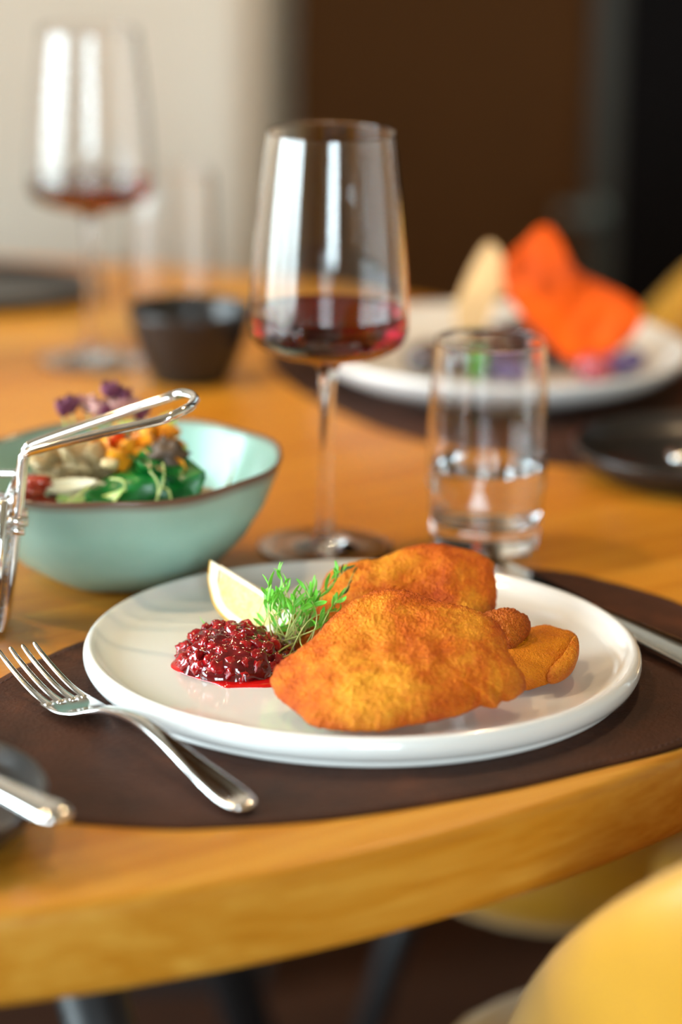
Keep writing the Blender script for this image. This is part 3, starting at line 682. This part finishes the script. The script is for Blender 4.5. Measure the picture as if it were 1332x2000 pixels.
# ------------------------------------------------------------------ schnitzel
def cutlet(name, outline, p0, tilt, T, B, mat, parent=None, bend=0, xc=0, lump=.0022, crumb=.0005, NR=95, NA=420, seed=0, ctr=None, skew=0, edge=.82, pw=2.6):
    n = Vector((skew, -math.sin(tilt), math.cos(tilt))).normalized()
    def hit(px, py):
        q = on_plane(px, py, p0, n)
        for _ in range(6): q = on_plane(px, py, p0 - Vector((0, 0, bend * (q.x - xc) ** 2)), n)
        return q
    poly = smooth_path([(a, b, 0) for a, b in outline], 16, True)
    L = [0]
    for a, b in zip(poly, poly[1:] + poly[:1]): L.append(L[-1] + (b - a).length)
    con = []; j = 0
    for i in range(NA):
        s = L[-1] * i / NA
        while L[j + 1] < s: j += 1
        con.append(poly[j].lerp(poly[(j + 1) % len(poly)], (s - L[j]) / max(1e-9, L[j + 1] - L[j])))
    cx, cy = ctr or (sum(p.x for p in con) / NA, sum(p.y for p in con) / NA)
    so = Vector((seed * 3.7, seed * 1.9, seed * 5.1)); vs, ev, fs = [], [], []
    def disp(P, s, side):
        h = lump * (noise.noise(P * 55 + so) + .6 * noise.noise(P * 120 + so)) * (.25 + .75 * (1 - s ** 4))
        c_ = noise.noise(P * 900 + so) + .7 * noise.noise(P * 1900 + so) + 1.2 * max(0, noise.noise(P * 420 + so))
        return h + crumb * c_ * (1.0 + .8 * s ** 6)
    rows = []
    ss = [(k_ / NR) ** .8 for k_ in range(NR + 1)]
    for side in (1, -1):
        row0 = []
        for k_, s in enumerate(ss):
            if side == -1 and k_ == NR: row0.append(rows[0][NR]); continue
            if k_ == 0:
                base = hit(cx, cy); d_ = disp(base, 0, side); row0.append([len(vs)]); vs.append(base + n * (T + d_ if side > 0 else -B)); ev.append(0); continue
            if side == -1 and k_ % 3: row0.append(None); continue
            rr = []
            for i in range(NA):
                wob = 1 + .013 * noise.noise(Vector((con[i].x, con[i].y, 0)) * .05 + so) + .012 * noise.noise(Vector((con[i].x, con[i].y, 0)) * .13 + so)
                f = s * (wob if s > .5 else 1 + (wob - 1) * s * 2)
                q = hit(cx + (con[i].x - cx) * f, cy + (con[i].y - cy) * f)
                e = (1 - s ** pw) ** .5
                off = (T * e + disp(q, s, side) * (1 if s < 1 else .6)) if side > 0 else -B * (1 - s ** 4) ** .5
                rr.append(len(vs)); vs.append(q + n * off); ev.append(max(0, (s - edge) / (1 - edge)) ** 1.3 * .85 * (.5 + .8 * abs(noise.noise(q * 60 + so))))
            row0.append(rr)
        rows.append(row0)
    for si, rw in enumerate(rows):
        rw = [q for q in rw if q]
        for a, b in zip(rw, rw[1:]):
            for i in range(NA):
                i2 = (i + 1) % NA
                if len(a) == 1: fs.append((a[0], b[i], b[i2]) if si == 0 else (a[0], b[i2], b[i]))
                else: fs.append((a[i], b[i], b[i2], a[i2]) if si == 0 else (a[i], a[i2], b[i2], b[i]))
    o = mesh(name, vs, fs, mat, parent)
    at_ = o.data.attributes.new('edge', 'FLOAT', 'POINT'); at_.data.foreach_set('value', ev)
    return o
FZ = MT + .0080   # plate floor height
p0 = at_z(690, 1428, FZ + .0045)
front = cutlet('schnitzel', [(530, 1326), (545, 1300), (575, 1280), (610, 1250), (645, 1212), (690, 1178), (735, 1160), (790, 1160), (850, 1178), (905, 1190), (955, 1208), (985, 1238), (992, 1272), (1005, 1296), (1026, 1330), (1022, 1352), (1000, 1368), (985, 1366), (968, 1382), (945, 1376), (905, 1394), (850, 1408), (790, 1418), (745, 1427), (690, 1428), (640, 1424), (605, 1416), (585, 1396), (552, 1372), (536, 1350)],
       p0, math.radians(23), .0120, .0040, 'crust', bend=2.2, xc=.02, seed=1, ctr=(775, 1300), lump=.0022)
tag(front, label='largest breaded schnitzel lying in front on the white plate', cat='schnitzel', group='breaded schnitzels')
p1 = at_y(850, 1140, .045)
back = empty('schnitzel', (0, 0, 0), label='breaded schnitzel propped up behind the largest one', cat='schnitzel', group='breaded schnitzels')
cutlet('breaded_cutlet', [(640, 1126), (690, 1106), (740, 1096), (780, 1082), (815, 1072), (850, 1068), (890, 1073), (925, 1082), (962, 1100), (966, 1125), (972, 1160), (965, 1192), (940, 1215), (870, 1240), (760, 1265), (660, 1290), (600, 1290), (575, 1262), (600, 1215), (622, 1165)],
       p1, math.radians(20), .0095, .0040, 'crust', back, bend=1.2, xc=.03, seed=2, lump=.0028, ctr=(800, 1165))
p2 = at_y(1000, 1235, -.012)
cutlet('curled_corner', [(940, 1205), (968, 1196), (1002, 1194), (1034, 1214), (1034, 1236), (1014, 1262), (1002, 1278), (975, 1274), (945, 1262), (925, 1230)], p2, math.radians(35), .0085, .004, 'crust_dark', back, seed=3, crumb=.0007, NR=45, NA=220, lump=.0015, edge=.6)
p3 = at_z(1040, 1345, FZ + .0035)
right = empty('schnitzel', (0, 0, 0), label='small folded schnitzel piece lying flat at the right', cat='schnitzel', group='breaded schnitzels'); right['label'] = 'smallest pale yellow schnitzel with a folded edge on the white plate'
cutlet('breaded_cutlet', [(985, 1262), (1020, 1238), (1060, 1226), (1095, 1232), (1124, 1243), (1126, 1268), (1108, 1300), (1090, 1326), (1058, 1338), (1030, 1347), (990, 1345), (955, 1320), (960, 1285)], p3, math.radians(9), .0062, .003, 'crust_pale', right, seed=4, NR=60, NA=300, lump=.0012, crumb=.0003, edge=.75)
cutlet('folded_edge', [(1070, 1318), (1092, 1296), (1108, 1272), (1122, 1246), (1130, 1252), (1130, 1282), (1118, 1310), (1096, 1328), (1072, 1334)], p3 + Vector((0, 0, .003)), math.radians(14), .0050, .003, 'crust', right, seed=5, NR=30, NA=200, lump=.0008, crumb=.0005, edge=.5)

# ------------------------------------------------------------------ lingonberry compote
jm = empty('berry_compote', (0, 0, FZ), label='red lingonberry compote heaped on the white plate', cat='compote')
JC = Vector((-.051, .006))
def jr(a): return 1 + .10 * math.sin(2 * a + .6) + .07 * math.sin(3 * a + 2) + .05 * math.sin(5 * a)
vs, fs = lathe_vf([(0, .0012), (.6, .0012), (.85, .0012), (.95, .0010), (1, .0004), (1, 0), (0, 0)], 80)
pts = [at_z(px, py, FZ) for px, py in ((333, 1301), (348, 1313), (382, 1326), (415, 1335), (440, 1344), (480, 1344), (530, 1343), (570, 1335), (590, 1300), (580, 1265), (540, 1245), (480, 1232), (420, 1240), (370, 1262), (345, 1285))]
Q = smooth_path(pts, 8, True)
cxy = Vector((sum(p.x for p in Q) / len(Q), sum(p.y for p in Q) / len(Q), 0))
vs, fs = [], []; rows = [(1, 0), (1, .0003), (.985, .0008), (.9, .0011), (.5, .0012)]
for s, z in rows: vs += [cxy + (Vector((p.x, p.y, 0)) - cxy) * s + Vector((0, 0, z)) for p in Q]
n = len(Q)
for k_ in range(len(rows) - 1):
    for i in range(n): fs.append((k_ * n + i, k_ * n + (i + 1) % n, (k_ + 1) * n + (i + 1) % n, (k_ + 1) * n + i))
fs.append(tuple((len(rows) - 1) * n + i for i in range(n)))
mesh('juice_puddle', vs, fs, 'juice', jm)
jo = Vector((cxy.x + .0, cxy.y + .002, 0)); JX, JY, JH = .0280, .0310, .0170
def jh(x, y):
    q = (x / JX) ** 2 + (y / JY) ** 2
    return JH * max(0, 1 - q) ** .55 if q < 1 else 0
NJ = 60; vs, fs = [], []
for i in range(NJ + 1):
    for j in range(72):
        a = 2 * PI * j / 72; s = i / NJ; x, y = JX * s * math.cos(a) * (1 + .04 * math.sin(3 * a)), JY * s * math.sin(a)
        z = JH * max(0, 1 - s * s) ** .55; P = Vector((x, y, z))
        P = P * (1 + .10 * noise.noise(P * 160) + .06 * noise.noise(P * 420)) ; vs.append(jo + P + Vector((0, 0, .0008)))
for i in range(NJ):
    for j in range(72): fs.append((i * 72 + j, i * 72 + (j + 1) % 72, i * 72 + 72 + (j + 1) % 72, i * 72 + 72 + j))
mesh('jam_mound', vs, fs, 'jam', jm)
bprot = [bpy.data.meshes.new('berry') for _ in range(4)]
for i, me in enumerate(bprot):
    v, f = blob_vf(.0038, 16, 11, .55, 1.9, i, (1, 1, .75)); me.from_pydata([tuple(q) for q in v], [], f); me.polygons.foreach_set('use_smooth', [True] * len(me.polygons)); me.materials.append(M['berry'])
pl_ = []
tries = 0
while len(pl_) < 66 and tries < 6000:
    tries += 1; a = R_.uniform(0, 2 * PI); s = R_.uniform(0, .97) ** .5; x, y = JX * s * math.cos(a), JY * s * math.sin(a); z = jh(x, y)
    if all((Vector((x, y, z)) - q).length > .0058 for q in pl_): pl_.append(Vector((x, y, z)))
for i, q in enumerate(pl_):
    o = bpy.data.objects.new('berry', bprot[i % 4]); C.objects.link(o); o.parent = jm; o.location = jo + q * .97 + Vector((0, 0, -.0008 + R_.uniform(-.001, .001))); o.rotation_euler = (R_.uniform(0, 6), R_.uniform(0, 6), R_.uniform(0, 6)); k_ = R_.uniform(.7, 1.25); o.scale = (k_, k_, k_)

# ------------------------------------------------------------------ lemon wedge
A0 = Vector((-.062, .078, .0)); A1 = Vector((-.014, .006, .0))
ax = (A1 - A0).normalized(); LL = .036; LRd = .0232; WA = math.radians(38)
lm = empty('lemon_wedge', (0, 0, 0), label='lemon wedge beside the berry compote on the white plate', cat='lemon')
mid = (A0 + A1) / 2
# local frame: X along axis, Z points from rind to the core edge
lz = (Vector((.0, -.55, .85)) - ax * Vector((.0, -.55, .85)).dot(ax)).normalized(); ly = lz.cross(ax)
def lemon_r(t, R): return R * max(0, 1 - abs(t) ** 3.2) ** .5
core = mid + Vector((0, 0, FZ)) + lz * (LRd + .0025)
LM = Matrix(((ax.x, ly.x, lz.x, core.x), (ax.y, ly.y, lz.y, core.y), (ax.z, ly.z, lz.z, core.z), (0, 0, 0, 1))) @ Matrix.Rotation(math.radians(6), 4, 'Y')
lm.matrix_world = LM
NX = 36
def shell(Ro, Ri, ro_len, ri_len, nm, mat, wa):
    vs, fs = [], []; na = 14; m = 2 * (na + 1)
    for i in range(NX + 1):
        t = -1 + 2 * i / NX
        for (Rr, ln) in ((Ro, ro_len), (Ri, ri_len)):
            for j in range(na + 1):
                a = -wa + 2 * wa * j / na; rr = lemon_r(t, Rr); nip = .0035 * max(0, abs(t) - .86) / .14 * (1 if t > 0 else -1)
                vs.append((t * ln + nip, rr * math.sin(a), -rr * math.cos(a)))
    for i in range(NX):
        b0, b1 = i * m, (i + 1) * m
        for j in range(na): fs += [(b0 + j, b1 + j, b1 + j + 1, b0 + j + 1), (b0 + na + 1 + j, b0 + na + 2 + j, b1 + na + 2 + j, b1 + na + 1 + j)]
        fs += [(b0, b0 + na + 1, b1 + na + 1, b1), (b0 + na, b1 + na, b1 + 2 * na + 1, b0 + 2 * na + 1)]
    o = mesh(nm, vs, fs, mat, lm); o.modifiers.new('split', 'EDGE_SPLIT').split_angle = math.radians(50); return o
shell(LRd, LRd - .0014, LL, LL - .0012, 'rind', 'rind', WA)
shell(LRd - .0014, LRd - .0052, LL - .0012, LL - .0080, 'pith', 'pith', WA)
def pulp(a0, a1, nm):
    vs, fs = [], []; na = 8
    for i in range(NX + 1):
        t = -1 + 2 * i / NX; x = t * (LL - .0082); rr = lemon_r(t, LRd - .0053)
        vs.append((x, .0006 * math.sin((a0 + a1) / 2), -.0012))
        for j in range(na + 1):
            a = a0 + (a1 - a0) * j / na; r2 = max(.0013, rr); vs.append((x, r2 * math.sin(a), -r2 * math.cos(a)))
    m = na + 2
    for i in range(NX):
        for j in range(m): fs.append((i * m + j, i * m + (j + 1) % m, (i + 1) * m + (j + 1) % m, (i + 1) * m + j))
    fs.append(tuple(range(m))); fs.append(tuple(NX * m + j for j in range(m)))
    o = mesh(nm, vs, fs, 'flesh', lm); o.modifiers.new('split', 'EDGE_SPLIT').split_angle = math.radians(45)
pulp(-WA * .985, -.02, 'segment'); pulp(.02, WA * .985, 'segment')
tube('core_pith', [(-LL + .006, 0, -.0008), (0, 0, -.0004), (LL - .006, 0, -.0008)], .0013, 'pith', lm, 8)

# ------------------------------------------------------------------ cress garnish
cleaf = []
for i in range(4):
    me = bpy.data.meshes.new('leaf'); v, f = leaf_vf(.0085, .0020 + .0004 * i, .7 + .3 * i, .25, 7, 4, .0002, .15, i); me.from_pydata(v, [], f); me.polygons.foreach_set('use_smooth', [True] * len(me.polygons)); me.materials.append(M['cress']); cleaf.append(me)
dleaf = []
for me in cleaf[:2]:
    m2 = me.copy(); m2.materials[0] = M['cress_dark']; dleaf.append(m2)
def sprig(pts, nl, label, rad=.0004, leaves=None, lscale=1.0, group='cress sprigs on the schnitzel', smat='stem', frm=.45):
    P = smooth_path(pts, 6); base = P[0].copy()
    r = empty('cress_sprig', base, label=label, cat='herb', group=group)
    P = [q - base for q in P]; tube('stem', P, lambda t: rad * (1 - .4 * t), smat, r, 6)
    for i in range(nl):
        t = frm + (1 - frm) * (i + .5) / nl; k0 = min(len(P) - 2, int(t * (len(P) - 1))); p = P[k0].lerp(P[k0 + 1], t * (len(P) - 1) - k0); d = (P[k0 + 1] - P[k0]).normalized()
        if i == nl - 1: p = P[-1]
        dv = (d + Vector((R_.uniform(-1, 1), R_.uniform(-1, 1), R_.uniform(-.6, 1))) * (.85 if i < nl - 1 else .3)).normalized()
        o = bpy.data.objects.new('leaf', R_.choice(leaves or cleaf)); C.objects.link(o); o.parent = r
        o.matrix_local = orient(p, dv, R_.uniform(-1.5, 1.5)) @ Matrix.Scale(lscale * R_.uniform(.7, 1.25), 4)
    return r
CL = 'bright green cress sprig in the tuft between lemon and schnitzel'
for i in range(30):
    bx_, by_ = R_.uniform(530, 610), R_.uniform(1245, 1295); tx, ty = bx_ + R_.uniform(-45, 75), R_.uniform(1140, 1225)
    yb = R_.uniform(-.010, .004); yt = yb + R_.uniform(.000, .014)
    a = at_y(bx_, by_, yb); b = at_y(tx, ty, yt); a.z = max(a.z, FZ + .002); m_ = a.lerp(b, .5) + Vector((R_.uniform(-.008, .008), R_.uniform(-.005, .002), R_.uniform(-.002, .006)))
    sprig([a, m_, b], R_.choice((4, 5, 6)), CL)
def pxs(*q): return [at_y(px, py, y) for px, py, y in q]
sprig(pxs((575, 1250, -.004), (570, 1190, .0), (556, 1150, .003), (546, 1120, .004)), 6, 'tall cress sprig standing above the lemon wedge', lscale=.75, frm=.7)
sprig(pxs((560, 1245, -.004), (610, 1180, .008), (650, 1128, .022), (662, 1118, .026)), 6, 'cress sprig stretched over the upper schnitzel edge', lscale=.8, frm=.6)
sprig(pxs((560, 1290, -.016), (600, 1215, -.006), (645, 1195, .0), (662, 1195, .002)), 4, 'cress sprig reaching right across the schnitzel', lscale=.8, frm=.6)
sprig(pxs((600, 1255, -.01), (630, 1205, .004), (668, 1165, .013), (690, 1120, .030)), 4, 'dark thyme sprig lying on the upper schnitzel', leaves=dleaf, lscale=.7, frm=.5)
sprig(pxs((610, 1200, .0), (640, 1150, .015), (676, 1112, .026)), 6, 'dark thyme tip at the back of the schnitzel', leaves=dleaf, lscale=.6, frm=.6)
sprig(pxs((600, 1262, -.006), (550, 1285, -.022), (490, 1305, -.028), (438, 1318, -.030)), 0, 'long bare cress stem lying over the berry compote', rad=.0005)
sprig(pxs((575, 1255, -.006), (548, 1270, -.020), (520, 1295, -.026), (508, 1304, -.027)), 0, 'short bare cress stem hanging over the berry compote', rad=.0005)
sprig(pxs((560, 1255, .002), (520, 1275, -.008), (470, 1255, -.006), (452, 1236, .004)), 0, 'curved cress stem resting on top of the compote', rad=.0004)
sprig(pxs((470, 1238, .004), (450, 1232, .006), (428, 1230, .006)), 3, 'small cress leaf lying on the berry compote', lscale=1.2, frm=.2)
sprig(pxs((585, 1240, -.006), (587, 1255, -.014), (590, 1262, -.018), (596, 1272, -.019)), 2, 'drooping cress leaf in front of the tuft', lscale=1.3, frm=.5)
sprig(pxs((540, 1255, -.002), (520, 1230, .006), (500, 1225, .012), (512, 1180, .010), (530, 1165, .006)), 0, 'thin looping cress stem over the lemon wedge', rad=.0003)

# ------------------------------------------------------------------ far dish
PZ = MT + .0095
def sheet(name, outline, p0, tilt, th, mat, label, cat, wave=.006, seed=0, skew=0):
    n = Vector((skew, -math.cos(tilt), math.sin(tilt))).normalized(); poly = smooth_path([(a, b, 0) for a, b in outline], 8, True)
    cx, cy = sum(p.x for p in poly) / len(poly), sum(p.y for p in poly) / len(poly); NR = 20; vs, fs = [], []; m = len(poly)
    for side in (1, -1):
        for k_ in range(NR + 1):
            for p in poly:
                q = on_plane(cx + (p.x - cx) * k_ / NR, cy + (p.y - cy) * k_ / NR, p0, n); h = wave * noise.noise(q * 22 + Vector((seed, 0, 0))) + wave * .3 * noise.noise(q * 70)
                vs.append(q + n * (h + side * th / 2))
    o2 = (NR + 1) * m
    for k_ in range(NR):
        for i in range(m):
            i2 = (i + 1) % m; q = (k_ * m + i, (k_ + 1) * m + i, (k_ + 1) * m + i2, k_ * m + i2); fs.append(q); fs.append(tuple(z + o2 for z in q[::-1]))
    for i in range(m): fs.append((NR * m + i, NR * m + o2 + i, NR * m + o2 + (i + 1) % m, NR * m + (i + 1) % m))
    return tag(mesh(name, vs, fs, mat), label=label, cat=cat)
sheet('orange_crisp', [(984, 512), (1020, 476), (1063, 440), (1092, 466), (1124, 526), (1180, 556), (1232, 584), (1256, 616), (1236, 660), (1196, 690), (1152, 716), (1112, 704), (1062, 660), (1010, 606), (986, 560)], at_y(1120, 600, .616), math.radians(10), .003, 'orange_crisp', 'large angular orange crisp standing on the far plate', 'crisp', .010)
sheet('tan_crisp', [(956, 474), (982, 506), (996, 552), (970, 588), (950, 640), (930, 690), (905, 690), (888, 610), (900, 570), (926, 514)], at_y(940, 560, .640), math.radians(15), .0025, 'tan_crisp', 'pointed pale tan crisp beside the orange one', 'crisp', .006, 3)
def blob_at(name, px, py, y, r_, mat, label, cat, sc=(1, 1, 1), z=None, group=None, amp=.1):
    p = at_y(px, py, y); o = mesh(name, *blob_vf(r_, 18, 12, amp, 2, px, sc), mat); o.location = (p.x, p.y, z if z is not None else p.z); return tag(o, label=label, cat=cat, group=group)
blob_at('braised_meat', 1075, 690, .652, .027, 'meat', 'dark braised meat behind the orange crisp', 'meat', (1.6, .85, .65), PZ + .018, amp=.2)
blob_at('braised_meat', 965, 690, .612, .022, 'meat', 'dark braised meat under the tan crisp', 'meat', (1.3, 1, .7), PZ + .0135, amp=.2)
blob_at('braised_meat', 850, 720, .615, .016, 'meat', 'small dark meat piece at the left of the far dish', 'meat', (1.4, 1, .7), PZ + .010, amp=.2)
for i, (px, y) in enumerate(((1212, .605), (1196, .618), (1235, .622), (838, .628), (990, .588), (1030, .586))):
    blob_at('blueberry', px, 720, y, .0085, 'blueberry', 'purple berry on the far white plate', 'berry', z=PZ + .0083, group='purple berries on the far plate', amp=.05)
for i, (px, y) in enumerate(((1150, .592), (1168, .588))):
    blob_at('red_berry', px, 730, y, .0100, 'redberry', 'red pickled berry below the orange crisp', 'berry', z=PZ + .0098, group='red berries on the far plate', amp=.08)
for i, px in enumerate((915, 924, 932)):
    p = at_y(px, 735, .585); o = mesh('green_stalk', *leaf_vf(.024, .006, .3, .2, 8, 4, .0006, .1, i), 'sprout'); o.matrix_world = orient((p.x, .585, PZ + .001), (.1 * (i - 1), .15, 1), 1.5); tag(o, label='bright green herb leaf at the front of the far dish', cat='leaf', group='green herb leaves on the far plate')
